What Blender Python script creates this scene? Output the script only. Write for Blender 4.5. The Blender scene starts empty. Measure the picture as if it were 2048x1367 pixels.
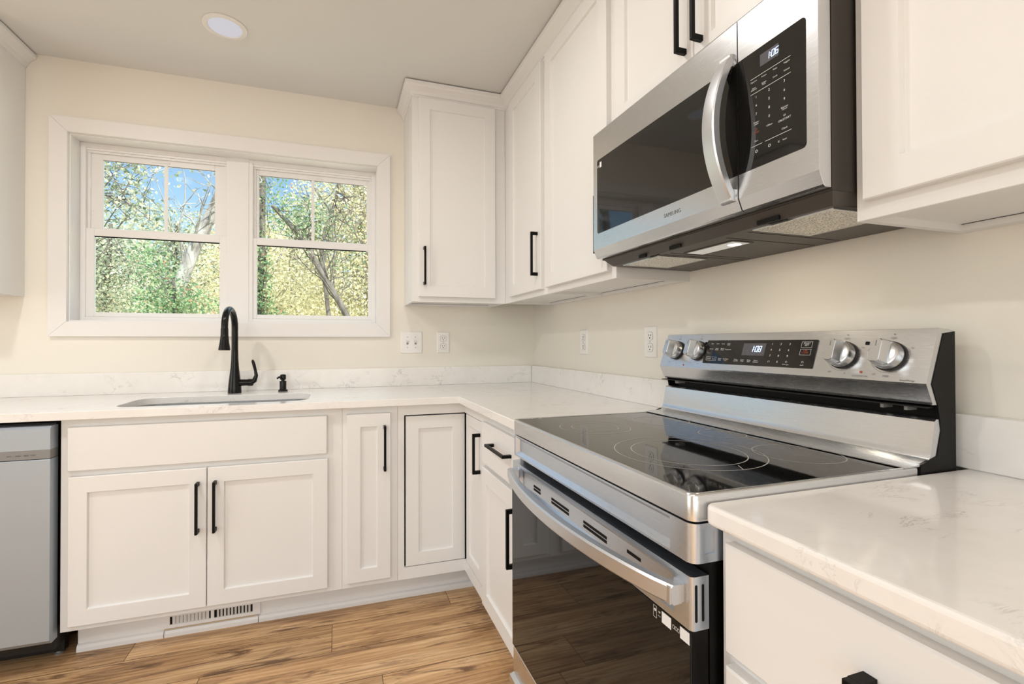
import bpy, bmesh, math, random
from mathutils import Vector, Matrix
random.seed(7)
C = bpy.context.scene.collection
SC = bpy.context.scene

# ------------------------------------------------------------------ camera
YAW, PITCH, ROLL, FPX = .3116, .0081, .0019, 936.83
def cam_axes():
    c, s = math.cos(YAW), math.sin(YAW)
    R = Vector((c, -s, 0)); F = Vector((s, c, 0)); U = Vector((0, 0, 1))
    cp, sp = math.cos(PITCH), math.sin(PITCH)
    F, U = F*cp+U*sp, U*cp-F*sp
    cr, sr = math.cos(ROLL), math.sin(ROLL)
    return R*cr-U*sr, R*sr+U*cr, F
_R, _U, _F = cam_axes()
cam_d = bpy.data.cameras.new('camera')
cam = bpy.data.objects.new('camera', cam_d); C.objects.link(cam)
M = Matrix((_R, _U, -_F)).transposed().to_4x4()
M.translation = Vector((-1.1706, -2.6859, 1.1555))
cam.matrix_world = M
cam_d.sensor_width = 36; cam_d.sensor_fit = 'HORIZONTAL'
cam_d.lens = FPX/2048*36
cam_d.shift_x = 50.18/2048; cam_d.shift_y = -5.78/2048
cam_d.clip_start = .02; cam_d.clip_end = 300
SC.camera = cam

# ------------------------------------------------------------------ light
SC.view_settings.view_transform = 'Standard'
SC.view_settings.look = 'None'
SC.view_settings.gamma = 1
SC.view_settings.use_curve_mapping = False
SC.view_settings.exposure = 0.12
w = bpy.data.worlds.new('sky'); SC.world = w; w.use_nodes = True
nt = w.node_tree
sky = nt.nodes.new('ShaderNodeTexSky'); sky.sky_type = 'NISHITA'
sky.sun_disc = False; sky.sun_elevation = math.radians(38); sky.sun_rotation = math.radians(150)
sky.air_density = 1.3; sky.dust_density = .6; sky.ozone_density = 2.5
# clear blue towards the horizon, glow added out of view overhead brightens the jambs
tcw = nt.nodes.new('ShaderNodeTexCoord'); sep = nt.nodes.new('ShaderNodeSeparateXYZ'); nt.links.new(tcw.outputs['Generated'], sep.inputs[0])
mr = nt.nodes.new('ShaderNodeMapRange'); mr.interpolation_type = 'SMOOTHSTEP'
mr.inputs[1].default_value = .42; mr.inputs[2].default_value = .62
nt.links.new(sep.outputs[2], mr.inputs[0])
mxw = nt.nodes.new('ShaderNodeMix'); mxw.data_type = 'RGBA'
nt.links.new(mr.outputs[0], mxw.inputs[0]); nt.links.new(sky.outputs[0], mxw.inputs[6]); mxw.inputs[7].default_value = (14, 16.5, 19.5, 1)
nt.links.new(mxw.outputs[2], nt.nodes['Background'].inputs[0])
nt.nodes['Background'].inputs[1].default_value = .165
def lamp(name, kind, loc, rot, energy, col, **k):
    d = bpy.data.lights.new(name, kind); d.energy = energy; d.color = col
    for a, v in k.items(): setattr(d, a, v)
    o = bpy.data.objects.new(name, d); C.objects.link(o); o.location = loc; o.rotation_euler = rot
    return o
lamp('sun', 'SUN', (3, -8, 9), (math.radians(52), 0, math.radians(28)), 7.5, (1, .96, .90), angle=.01)
WARM = (1, .97, .94); COOL = (.95, .98, 1)
for (x, y, e) in ((-1.05, -1.36, 5.0), (-2.35, -1.45, 12), (-1.5, -3.4, 5), (-2.7, -3.3, 12)):
    lamp('downlight_lamp', 'AREA', (x, y, 2.478), (0, 0, 0), e, WARM, shape='DISK', size=.14)
# soft fill lamps added behind and left of the camera to even out the light
lamp('rear_fill', 'AREA', (-1.9, -5.42, 1.25), (math.radians(90), 0, 0), 27, COOL, shape='RECTANGLE', size=3.0, size_y=2.0)
lamp('left_fill', 'AREA', (-5.12, -2.4, 1.35), (0, math.radians(-90), 0), 30, COOL, shape='RECTANGLE', size=1.8, size_y=2.4)

# ------------------------------------------------------------------ materials
MATS = {}
def mat(name, col=(.8, .8, .8), rough=.5, metal=0, spec=.5, **k):
    m = bpy.data.materials.new(name); m.use_nodes = True
    b = m.node_tree.nodes['Principled BSDF']
    b.inputs['Base Color'].default_value = (*col, 1)
    b.inputs['Roughness'].default_value = rough
    b.inputs['Metallic'].default_value = metal
    b.inputs['Specular IOR Level'].default_value = spec
    for a, v in k.items(): b.inputs[a.replace('_', ' ')].default_value = v
    MATS[name] = m
    return m, m.node_tree, b
def N(t, typ, **k):
    n = t.nodes.new(typ)
    for a, v in k.items():
        if a.startswith('i_'): n.inputs[a[2:].replace('_', ' ')].default_value = v
        else: setattr(n, a, v)
    return n
def coords(t, scale=(1, 1, 1)):
    tc = N(t, 'ShaderNodeTexCoord'); mp = N(t, 'ShaderNodeMapping')
    mp.inputs['Scale'].default_value = scale
    t.links.new(tc.outputs['Object'], mp.inputs[0]); return mp.outputs[0]
def noise(t, vec, scale, detail=4, rough=.5, dist=0):
    n = N(t, 'ShaderNodeTexNoise'); n.inputs['Scale'].default_value = scale
    n.inputs['Detail'].default_value = detail; n.inputs['Roughness'].default_value = rough
    n.inputs['Distortion'].default_value = dist
    t.links.new(vec, n.inputs['Vector']); return n.outputs['Fac']
def ramp(t, fac, stops):
    r = N(t, 'ShaderNodeValToRGB'); e = r.color_ramp.elements
    while len(e) < len(stops): e.new(.5)
    for i, (p, c) in enumerate(stops):
        e[i].position = p; e[i].color = (*c, 1) if len(c) == 3 else c
    t.links.new(fac, r.inputs[0]); return r.outputs[0]
def mixc(t, fac, a, b, blend='MIX'):
    m = N(t, 'ShaderNodeMix', data_type='RGBA', blend_type=blend)
    for s, v in ((0, fac), (6, a), (7, b)):
        if hasattr(v, 'is_linked') or hasattr(v, 'links'): t.links.new(v, m.inputs[s])
        else: m.inputs[s].default_value = v if s == 0 else (*v, 1)
    return m.outputs[2]
def bump(t, b, h, strength=.2, dist=.002):
    n = N(t, 'ShaderNodeBump'); n.inputs['Strength'].default_value = strength
    n.inputs['Distance'].default_value = dist
    t.links.new(h, n.inputs['Height']); t.links.new(n.outputs[0], b.inputs['Normal'])
def paint(name, col, rough, bs=.08, sc=180):
    m, t, b = mat(name, col, rough)
    bump(t, b, noise(t, coords(t), sc, 3), bs, .001)
    return m
paint('wall_paint', (.83, .79, .712), .75, .12, 240)
paint('ceiling_paint', (.73, .73, .715), .85, .15, 200)
paint('cabinet_paint', (.81, .80, .785), .38, .02, 60)
paint('trim_paint', (.82, .80, .785), .4, .02, 60)
mat('vinyl', (.82, .81, .80), .35)
paint('plate_plastic', (.86, .84, .82), .3, .0)
mat('dark_slot', (.008, .008, .008), .6, 0, .15)
mat('grey_line', (.25, .24, .23), .6)
# quartz
m, t, b = mat('quartz', (.83, .79, .74), .10)
v = coords(t)
n1 = noise(t, coords(t, (.55, 1.25, 1)), 17, 5, .62, .9); n2 = noise(t, v, 8, 3, .6)
vein = ramp(t, n1, [(.0, (0, 0, 0)), (.478, (0, 0, 0)), (.5, (.8, .8, .8)), (.522, (0, 0, 0))])
msk = ramp(t, n2, [(.53, (0, 0, 0)), (.66, (1, 1, 1))])
vv = mixc(t, 1.0, vein, msk, 'MULTIPLY')
cl = ramp(t, noise(t, v, 22, 4, .6), [(.35, (.84, .815, .785)), (.7, (.87, .85, .825))])
t.links.new(mixc(t, vv, cl, (.52, .50, .48)), b.inputs['Base Color'])
# brushed steel, grain along y or x
def steel(name, col, rough, scale):
    m, t, b = mat(name, col, rough, 1)
    g = noise(t, coords(t, scale), 45, 2, .5)
    t.links.new(ramp(t, g, [(.3, (rough-.03,)*3), (.7, (rough+.03,)*3)]), b.inputs['Roughness'])
    bump(t, b, g, .008, .0005)
    return m
steel('steel', (.67, .685, .705), .25, (40, .6, 40))
steel('steel_front', (.60, .66, .74), .30, (40, .6, 40))
steel('steel_x', (.62, .62, .62), .30, (.6, 40, 40))
mat('steel_plain', (.64, .65, .66), .27, 1)
mat('handle_steel', (.68, .70, .73), .36, 1)
mat('dark_steel', (.28, .27, .26), .28, 1)
mat('dishwasher_steel', (.44, .50, .57), .42, .6)
mat('dishwasher_strip', (.27, .27, .27), .5, .5)
mat('black_glass', (.008, .008, .008), .035, 0, .5, IOR=1.55)
mat('oven_glass', (.006, .006, .006), .03, 0, .5, IOR=1.45, Specular_Tint=(.72, .84, 1, 1))
mat('black_enamel', (.005, .0045, .004), .35, 0, .12)
mat('black_plastic', (.012, .011, .010), .45, 0, .3)
mat('brown_black', (.045, .038, .032), .42)
mat('tray_grey', (.075, .068, .06), .45)
mat('pull_black', (.004, .0035, .003), .42, 0, .14)
mat('bronze_black', (.004, .0035, .003), .2, 0, .3)
mat('print_white', (.75, .75, .75), .5)
mat('print_grey', (.16, .16, .16), .5)
mat('print_red', (.45, .09, .04), .5)
mat('burner_line', (.42, .40, .38), .4)
mat('display_bg', (.09, .09, .11), .2)
mat('sticker', (.80, .80, .80), .5)
def emis(name, col, st):
    m, t, b = mat(name, (.02, .02, .02), .4)
    b.inputs['Emission Color'].default_value = (*col, 1); b.inputs['Emission Strength'].default_value = st
emis('led', (.55, .72, 1), 3.0)
emis('lamp_lens', (1, .92, .80), .42)
emis('bulb', (1, .90, .74), 5.0)
emis('diffuser', (.80, .83, 1), .42)
MATS['diffuser'].node_tree.nodes['Principled BSDF'].inputs['Base Color'].default_value = (.3, .3, .32, 1)
# grease filter mesh
m, t, b = mat('filter_mesh', (.6, .57, .52), .35, .85)
vo = N(t, 'ShaderNodeTexVoronoi'); vo.inputs['Scale'].default_value = 260
t.links.new(coords(t), vo.inputs['Vector'])
t.links.new(ramp(t, vo.outputs['Distance'], [(.2, (.22, .20, .17)), (.5, (.90, .87, .80))]), b.inputs['Base Color'])
bump(t, b, vo.outputs['Distance'], .8, .002)
# wood floor
m, t, b = mat('wood_floor', (.5, .3, .16), .42)
tc = N(t, 'ShaderNodeTexCoord'); at = N(t, 'ShaderNodeAttribute', attribute_name='plank')
cmb = N(t, 'ShaderNodeCombineXYZ')
for i, f in enumerate((3.7, 5.1, 7.3)):
    mm = N(t, 'ShaderNodeMath', operation='MULTIPLY'); mm.inputs[1].default_value = f
    t.links.new(at.outputs['Fac'], mm.inputs[0]); t.links.new(mm.outputs[0], cmb.inputs[i])
ad = N(t, 'ShaderNodeVectorMath', operation='ADD')
t.links.new(tc.outputs['Object'], ad.inputs[0]); t.links.new(cmb.outputs[0], ad.inputs[1])
def mp(scale):
    q = N(t, 'ShaderNodeMapping'); q.inputs['Scale'].default_value = scale
    t.links.new(ad.outputs[0], q.inputs[0]); return q.outputs[0]
big = noise(t, mp((.9, 6, 1)), 1.6, 4, .6, .8)
fine = noise(t, mp((3, 90, 1)), 1.5, 4, .65, .3)
wv = N(t, 'ShaderNodeTexWave', wave_type='RINGS', rings_direction='SPHERICAL')
wv.inputs['Scale'].default_value = 2.2; wv.inputs['Distortion'].default_value = 9; wv.inputs['Detail'].default_value = 3
wv.inputs['Detail Scale'].default_value = 1.2
t.links.new(mp((.7, 7, 1)), wv.inputs['Vector'])
base = ramp(t, big, [(.30, (.22, .11, .045)), (.42, (.50, .28, .125)), (.53, (.69, .43, .21)), (.72, (.80, .55, .31))])
c1 = mixc(t, .35, base, ramp(t, wv.outputs['Fac'], [(.2, (.42, .25, .12)), (.6, (.72, .49, .28))]))
c2 = mixc(t, .55, c1, ramp(t, fine, [(.32, (.30, .19, .11)), (.55, (1, 1, 1))]), 'MULTIPLY')
dk = noise(t, mp((1.1, 9, 1)), 1.5, 6, .72, 2.2)
c3 = mixc(t, ramp(t, dk, [(.53, (0, 0, 0)), (.64, (.9, .9, .9))]), c2, (.14, .07, .035))
tone = N(t, 'ShaderNodeHueSaturation'); t.links.new(c3, tone.inputs['Color'])
vr = N(t, 'ShaderNodeMapRange'); vr.inputs[3].default_value = .85; vr.inputs[4].default_value = 1.15
fr = N(t, 'ShaderNodeMath', operation='FRACT'); ml = N(t, 'ShaderNodeMath', operation='MULTIPLY'); ml.inputs[1].default_value = 7.31
t.links.new(at.outputs['Fac'], ml.inputs[0]); t.links.new(ml.outputs[0], fr.inputs[0]); t.links.new(fr.outputs[0], vr.inputs[0])
t.links.new(vr.outputs[0], tone.inputs['Value'])
t.links.new(tone.outputs[0], b.inputs['Base Color'])
bump(t, b, fine, .15, .001)
paint('raw_wood', (.55, .42, .26), .7, .1)
# window glass: thin clear sheet
m = bpy.data.materials.new('window_glass'); m.use_nodes = True; t = m.node_tree; MATS['window_glass'] = m
for n in list(t.nodes):
    if n.type == 'BSDF_PRINCIPLED': t.nodes.remove(n)
tr = N(t, 'ShaderNodeBsdfTransparent'); gl = N(t, 'ShaderNodeBsdfGlossy'); gl.inputs['Roughness'].default_value = .02
tr.inputs[0].default_value = (.95, .97, .96, 1)
fz = N(t, 'ShaderNodeFresnel'); mx = N(t, 'ShaderNodeMixShader'); fz.inputs[0].default_value = 1.05
t.links.new(fz.outputs[0], mx.inputs[0]); t.links.new(tr.outputs[0], mx.inputs[1]); t.links.new(gl.outputs[0], mx.inputs[2])
t.links.new(mx.outputs[0], t.nodes['Material Output'].inputs[0])
# leaves, bark, ground
def leaves(name, cols, sc=1.7):
    m = bpy.data.materials.new(name); m.use_nodes = True; t = m.node_tree; MATS[name] = m
    for n in list(t.nodes):
        if n.type == 'BSDF_PRINCIPLED': t.nodes.remove(n)
    at = N(t, 'ShaderNodeAttribute', attribute_name='leaf')
    k = len(cols)
    c = ramp(t, at.outputs['Fac'], [(i/(k-1), cc) for i, cc in enumerate(cols)])
    d = N(t, 'ShaderNodeBsdfDiffuse'); tl = N(t, 'ShaderNodeBsdfTranslucent'); mx = N(t, 'ShaderNodeMixShader')
    mx.inputs[0].default_value = .45
    t.links.new(c, d.inputs[0]); t.links.new(c, tl.inputs[0])
    t.links.new(d.outputs[0], mx.inputs[1]); t.links.new(tl.outputs[0], mx.inputs[2])
    t.links.new(mx.outputs[0], t.nodes['Material Output'].inputs[0])
leaves('leaf_yellow', [(.30, .28, .15), (.58, .55, .34), (.76, .70, .45), (.86, .81, .60), (.62, .60, .42), (.80, .62, .36)])
leaves('leaf_green', [(.07, .12, .06), (.15, .24, .13), (.26, .37, .20), (.44, .51, .32), (.60, .62, .40)])
leaves('leaf_mixed', [(.14, .18, .12), (.28, .35, .24), (.52, .54, .38), (.74, .72, .54), (.42, .46, .36), (.72, .60, .42)])
leaves('leaf_ivy', [(.10, .20, .11), (.19, .32, .17), (.32, .45, .23), (.50, .56, .32), (.58, .20, .16)])
leaves('leaf_orange', [(.66, .55, .36), (.80, .64, .42), (.72, .48, .30)])
def bark(name, a, bcol, sc):
    m, t, b = mat(name, a, .9)
    n = noise(t, coords(t, (1, 1, .35)), sc, 5, .65)
    t.links.new(ramp(t, n, [(.35, bcol), (.6, a)]), b.inputs['Base Color']); bump(t, b, n, .6, .02)
bark('bark_pale', (.42, .40, .37), (.16, .145, .13), 6)
bark('bark_grey', (.17, .15, .13), (.07, .06, .05), 9)
m, t, b = mat('leaf_litter', (.4, .33, .18), .95)
t.links.new(ramp(t, noise(t, coords(t), 6, 6, .7), [(.3, (.34, .33, .20)), (.5, (.58, .50, .32)), (.7, (.72, .64, .44))]), b.inputs['Base Color'])
paint('siding', (.7, .7, .7), .7)

# ------------------------------------------------------------------ mesh helpers
BACK = lambda a, b, c: (a, -b, c)      # along the window wall: a = x, b = distance from wall
RIGHT = lambda a, b, c: (-b, a, c)     # along the stove wall: a = y
IDN = lambda a, b, c: (a, b, c)
class MB:
    def __init__(s, tf=IDN): s.bm = bmesh.new(); s.tf = tf
    def v(s, p): return s.bm.verts.new(s.tf(*p))
    def face(s, ps):
        return s.bm.faces.new([s.v(p) for p in ps])
    def box(s, a0, a1, b0, b1, c0, c1, bev=0, seg=2):
        vs = [s.v((a, b, c)) for a in (a0, a1) for b in (b0, b1) for c in (c0, c1)]
        fs = [s.bm.faces.new([vs[i] for i in q]) for q in
              ((0, 1, 3, 2), (4, 6, 7, 5), (0, 4, 5, 1), (2, 3, 7, 6), (0, 2, 6, 4), (1, 5, 7, 3))]
        if bev:
            es = {e for f in fs for e in f.edges}
            bmesh.ops.bevel(s.bm, geom=list(es), offset=bev, segments=seg, profile=.5, affect='EDGES')
        return s
    def loft(s, rings, cap0=True, cap1=True, close=False):
        R = [[s.v(p) for p in r] for r in rings]; n = len(R[0])
        for i in range(len(R)-1 + (1 if close else 0)):
            A, B = R[i], R[(i+1) % len(R)]
            for j in range(n):
                s.bm.faces.new((A[j], A[(j+1) % n], B[(j+1) % n], B[j]))
        if cap0 and not close: s.bm.faces.new(R[0])
        if cap1 and not close: s.bm.faces.new(R[-1])
        return s
    def rings(s, a0, a1, c0, c1, prof):
        """nested rectangles facing the room: prof = [(inset, b), ...]"""
        rr = []
        for i, b in prof:
            i4 = i if isinstance(i, tuple) else (i,)*4     # left, right, bottom, top
            rr.append([(a0+i4[0], b, c0+i4[2]), (a1-i4[1], b, c0+i4[2]), (a1-i4[1], b, c1-i4[3]), (a0+i4[0], b, c1-i4[3])])
        return s.loft(rr)
    def shaker(s, a0, a1, c0, c1, b0, b1, w=.057):
        return s.rings(a0, a1, c0, c1, [(0, b0), (0, b1-.002), (.002, b1), (w, b1), (w+.003, b1-.009), ])
    def slab(s, a0, a1, c0, c1, b0, b1):
        return s.rings(a0, a1, c0, c1, [(0, b0), (0, b1-.003), (.003, b1)])
    def prism(s, pts, axis, lo, hi):
        f = {'x': lambda p, h: (h, p[0], p[1]), 'y': lambda p, h: (p[0], h, p[1]), 'z': lambda p, h: (p[0], p[1], h)}[axis]
        return s.loft([[f(p, lo) for p in pts], [f(p, hi) for p in pts]])
    def disc_z(s, cx, cy, prof, n=32):
        """lathe round a vertical axis, prof = [(r, z), ...]"""
        return s.loft([[(cx+max(r, 1e-4)*math.cos(2*math.pi*k/n), cy+max(r, 1e-4)*math.sin(2*math.pi*k/n), z) for k in range(n)] for r, z in prof])
    def lathe(s, o, ax, prof, n=32, right=None):
        ax = Vector(ax).normalized(); o = Vector(o)
        r = (right or ax.orthogonal()).normalized(); u = ax.cross(r)
        return s.loft([[tuple(o+ax*h+(r*math.cos(2*math.pi*k/n)+u*math.sin(2*math.pi*k/n))*max(rad, 1e-4)) for k in range(n)] for rad, h in prof])
    def tube(s, pts, rad, n=10):
        pts = [Vector(p) for p in pts]; rr = []
        rad = rad if isinstance(rad, (list, tuple)) else [rad]*len(pts)
        prev = None
        for i, p in enumerate(pts):
            d = (pts[min(i+1, len(pts)-1)]-pts[max(i-1, 0)]).normalized()
            r = d.orthogonal().normalized() if prev is None else (prev-d*prev.dot(d)).normalized()
            prev = r; u = d.cross(r)
            rr.append([tuple(p+(r*math.cos(2*math.pi*k/n)+u*math.sin(2*math.pi*k/n))*rad[i]) for k in range(n)])
        return s.loft(rr)
    def sweep(s, secs):
        return s.loft(secs)
    def text(s, body, size, o, right, up, lift=.0004, align='CENTER'):
        cu = bpy.data.curves.new('t', 'FONT'); cu.body = body; cu.size = size; cu.align_x = align; cu.align_y = 'CENTER'
        cu.resolution_u = 2; cu.space_line = .8
        ob = bpy.data.objects.new('t', cu)
        me = bpy.data.meshes.new_from_object(ob)
        o = Vector(o); right = Vector(right).normalized(); up = Vector(up).normalized(); nn = right.cross(up)
        vs = [s.bm.verts.new(o+right*v.co.x+up*v.co.y+nn*lift) for v in me.vertices]
        for p in me.polygons:
            try: s.bm.faces.new([vs[i] for i in p.vertices])
            except ValueError: pass
        bpy.data.objects.remove(ob); bpy.data.curves.remove(cu); bpy.data.meshes.remove(me)
        return s
    def build(s, name, m, parent=None, smooth=False, recalc=True, attr=None):
        if recalc: bmesh.ops.recalc_face_normals(s.bm, faces=s.bm.faces[:])
        me = bpy.data.meshes.new(name); s.bm.to_mesh(me); s.bm.free()
        me.materials.append(MATS[m])
        if smooth:
            for p in me.polygons: p.use_smooth = True
            me.set_sharp_from_angle(angle=math.radians(smooth if smooth > 1 else 35))
        o = bpy.data.objects.new(name, me); C.objects.link(o)
        if parent is not None: put(o, parent)
        return o
def put(o, parent):
    o.parent = parent
    if parent.type == 'EMPTY': o.location = -parent.location
def thing(name, label, cat, loc, group=None):
    o = bpy.data.objects.new(name, None); C.objects.link(o); o.location = loc
    o.empty_display_size = .1
    return tag(o, label, cat, group)
def tag(o, label, cat, group=None):
    o['label'] = label; o['category'] = cat
    if group: o['group'] = group
    return o
def struct(o): o['kind'] = 'structure'; return o
def cut(o, cutter):
    md = o.modifiers.new('b', 'BOOLEAN'); md.object = cutter; md.operation = 'DIFFERENCE'; md.solver = 'EXACT'
    bpy.context.view_layer.update()
    me = bpy.data.meshes.new_from_object(o.evaluated_get(bpy.context.evaluated_depsgraph_get()))
    o.modifiers.clear(); old = o.data; o.data = me; me.name = old.name
    cm = cutter.data; bpy.data.objects.remove(cutter); bpy.data.meshes.remove(cm); bpy.data.meshes.remove(old)
    me.set_sharp_from_angle(angle=math.radians(28))
def rrect(x0, x1, y0, y1, r, n=6, corners=(1, 1, 1, 1)):
    out = []
    for i, (cx, cy, a) in enumerate(((x1-r, y1-r, 0), (x0+r, y1-r, 90), (x0+r, y0+r, 180), (x1-r, y0+r, 270))):
        if corners[i]:
            for k in range(n+1):
                q = math.radians(a+90*k/n); out.append((cx+r*math.cos(q), cy+r*math.sin(q)))
        else: out.append((x1 if i in (0, 3) else x0, y1 if i in (0, 1) else y0))
    return out
def pull(tf, a, c0, c1, b, parent, vertical=True, name='handle'):
    """square black bar pull, on a door front at distance b"""
    mb = MB(tf); t = .0048
    if vertical:
        mb.box(a-t, a+t, b+.023, b+.033, c0, c1, .0008, 1)
        mb.box(a-t, a+t, b-.001, b+.0235, c0, c0+.014); mb.box(a-t, a+t, b-.001, b+.0235, c1-.014, c1)
    else:
        c = c0; a0, a1 = a; mb.box(a0, a1, b+.023, b+.033, c-t, c+t, .0008, 1)
        mb.box(a0, a0+.014, b-.001, b+.0235, c-t, c+t); mb.box(a1-.014, a1, b-.001, b+.0235, c-t, c+t)
    o = mb.build(name, 'pull_black', parent); o['label'] = 'black bar pull'
    return o

# ------------------------------------------------------------------ room shell
H = 2.4912
XL, YF = -5.2, -5.5
WX0, WX1, WZ0, WZ1 = -2.362, -.948, 1.256, 2.145      # window rough opening
mb = MB()
idn = 0
planks = []
y = YF
rows = []
yy = -.648
while yy < .1: yy += .181
lay = None
bm = mb.bm; lay = bm.faces.layers.float.new('plank')
k = 0; yt = yy
while yt > YF:
    yb = yt-.181
    known = {-.648: -1.185, -.467: -1.906, -1.01: -1.017, -.829: -1.62}
    off = known.get(round(yt, 3), random.uniform(-1.2, 0))
    xs = [off+1.22*j for j in range(-6, 6)]
    for x in xs:
        x0, x1 = max(x, XL), min(x+1.22, .0)
        if x1-x0 < .02: continue
        y0, y1 = max(yb, YF), min(yt, 0)
        if y1-y0 < .01: continue
        g = .0009
        f = mb.face([(x0+g, y0+g, 0), (x1-g, y0+g, 0), (x1-g, y1-g, 0), (x0+g, y1-g, 0)])
        f[lay] = random.random()*9
    yt = yb
floor = struct(mb.build('floor', 'wood_floor'))
sub = MB().box(XL, 0, YF, 0, -.12, -.0015).build('subfloor', 'dark_slot'); put(sub, floor)
struct(MB().box(XL-.1, .1, YF-.1, .12, H, H+.1).build('ceiling', 'ceiling_paint'))
# window wall with its opening
mb = MB()
T = .14
for q in ((XL, WX0, 0, H), (WX1, 0, 0, H), (WX0, WX1, 0, WZ0), (WX0, WX1, WZ1, H)):
    mb.box(q[0], q[1], 0, T, q[2], q[3])
bmesh.ops.remove_doubles(mb.bm, verts=mb.bm.verts[:], dist=1e-5)
struct(mb.build('wall_back', 'wall_paint'))
struct(MB().box(0, .12, YF, T, 0, H).build('wall_right', 'wall_paint'))
mb = MB()
for q in ((YF, -3.7, 0, H), (-1.1, T, 0, H), (-3.7, -1.1, 0, .35), (-3.7, -1.1, 2.3, H)): mb.box(XL-.12, XL, q[0], q[1], q[2], q[3])
struct(mb.build('wall_left', 'wall_paint'))
mb = MB()
for q in ((XL, -3.5, 0, H), (-.3, 0, 0, H), (-3.5, -.3, 2.3, H)): mb.box(q[0], q[1], YF-.12, YF, q[2], q[3])
struct(mb.build('wall_front', 'wall_paint'))

# ------------------------------------------------------------------ window
mb = MB(BACK)
ox0, ox1, oz0, oz1 = -2.432, -.882, 1.190, 2.2135
cw = .069
for pts in (((ox0, oz0), (ox0+cw, oz0+cw), (ox0+cw, oz1-cw), (ox0, oz1)), ((ox1, oz0), (ox1, oz1), (ox1-cw, oz1-cw), (ox1-cw, oz0+cw)),
            ((ox0, oz0), (ox1, oz0), (ox1-cw, oz0+cw), (ox0+cw, oz0+cw)), ((ox0, oz1), (ox0+cw, oz1-cw), (ox1-cw, oz1-cw), (ox1, oz1))):
    n = len(pts); cx = sum(p[0] for p in pts)/n; cz = sum(p[1] for p in pts)/n
    sh = [(p[0]+(cx-p[0])*.0006, p[1]+(cz-p[1])*.003) for p in pts]
    mb.loft([[(p[0], 0, p[1]) for p in pts], [(p[0], .018, p[1]) for p in pts], [(p[0], .02, p[1]) for p in sh]])
struct(mb.build('trim_1', 'trim_paint'))
mb = MB()
jx0, jx1, jz0, jz1 = -2.357, -.953, 1.266, 2.139
mb.box(WX0, jx0, -.001, .13, WZ0, WZ1); mb.box(jx1, WX1, -.001, .13, WZ0, WZ1)
mb.box(jx0, jx1, -.001, .13, WZ0, jz0); mb.box(jx0, jx1, -.001, .13, jz1, WZ1)
struct(mb.build('trim_2', 'trim_paint'))
def frame_ring(mb, x0, x1, z0, z1, w, y0, y1, wb=None, wt=None):
    wb = w if wb is None else wb; wt = w if wt is None else wt
    mb.box(x0, x0+w, y0, y1, z0, z1, .0015, 1); mb.box(x1-w, x1, y0, y1, z0, z1, .0015, 1)
    mb.box(x0+w, x1-w, y0, y1, z0, z0+wb, .0015, 1); mb.box(x0+w, x1-w, y0, y1, z1-wt, z1, .0015, 1)
def window(name, x0, x1, gx0, gx1, lx0, lx1):
    root = struct(bpy.data.objects.new(name, None)); C.objects.link(root); root.location = ((x0+x1)/2, .1, jz0)
    mb = MB(); frame_ring(mb, x0, x1, jz0, jz1, .022, .085, .13)
    mb.box(x0+.022, x1-.022, .092, .13, jz1-.032, jz1-.022); mb.box(x0+.022, x1-.022, .100, .13, jz1-.042, jz1-.032)
    mb.box(x0+.022, x0+.034, .105, .13, jz0+.02, jz1-.022); mb.box(x1-.034, x1-.022, .105, .13, jz0+.02, jz1-.022)
    mb.build('window_frame', 'vinyl', root)
    up = MB(); frame_ring(up, x0+.030, x1-.030, 1.700, jz1-.040, (gx0-x0-.030), .112, .128, .03, .030)
    up.box((x0+x1)/2-.04, (x0+x1)/2+.04, .108, .1125, jz1-.058, jz1-.052)
    us = up.build('upper_sash', 'vinyl', root)
    MB().box(gx0-.004, gx1+.004, .119, .121, 1.72, 2.085).build('glass_pane', 'window_glass', us)
    gk = MB(); gk.box(gx0, gx1, .1165, .119, 2.0675, 2.0705); gk.build('gasket', 'dark_slot', us)
    gm = (gx0+gx1)/2
    MB().box(gm-.0075, gm+.0075, .115, .125, 1.72, 2.075).build('grille_bar', 'vinyl', us)
    lo = MB(); frame_ring(lo, x0+.014, x1-.014, 1.288, 1.722, lx0-x0-.014, .092, .111, .022, .036)
    lo.box(gm-.05, gm+.05, .093, .108, 1.722, 1.727)
    ls = lo.build('lower_sash', 'vinyl', root)
    gk = MB(); gk.box(lx0, lx1, .0985, .1025, 1.681, 1.687); gk.build('gasket', 'dark_slot', ls)
    MB().box(lx0-.004, lx1+.004, .1005, .1025, 1.305, 1.69).build('glass_pane', 'window_glass', ls)
    tb = MB()
    for zx in (1.79, 1.81): tb.box(x0+.035, x0+.045, .1095, .1125, zx, zx+.008); tb.box(x1-.045, x1-.035, .1095, .1125, zx, zx+.008)
    tb.build('latch_tabs', 'vinyl', us)
    return root
window('window_1', jx0, -1.700, -2.275, -1.737, -2.302, -1.735)
window('window_2', -1.618, jx1, -1.570, -1.020, -1.577, -1.005)
MB().box(-1.702, -1.616, .082, .13, jz0, jz1).build('mullion', 'vinyl', bpy.data.objects['window_1'])

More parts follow.
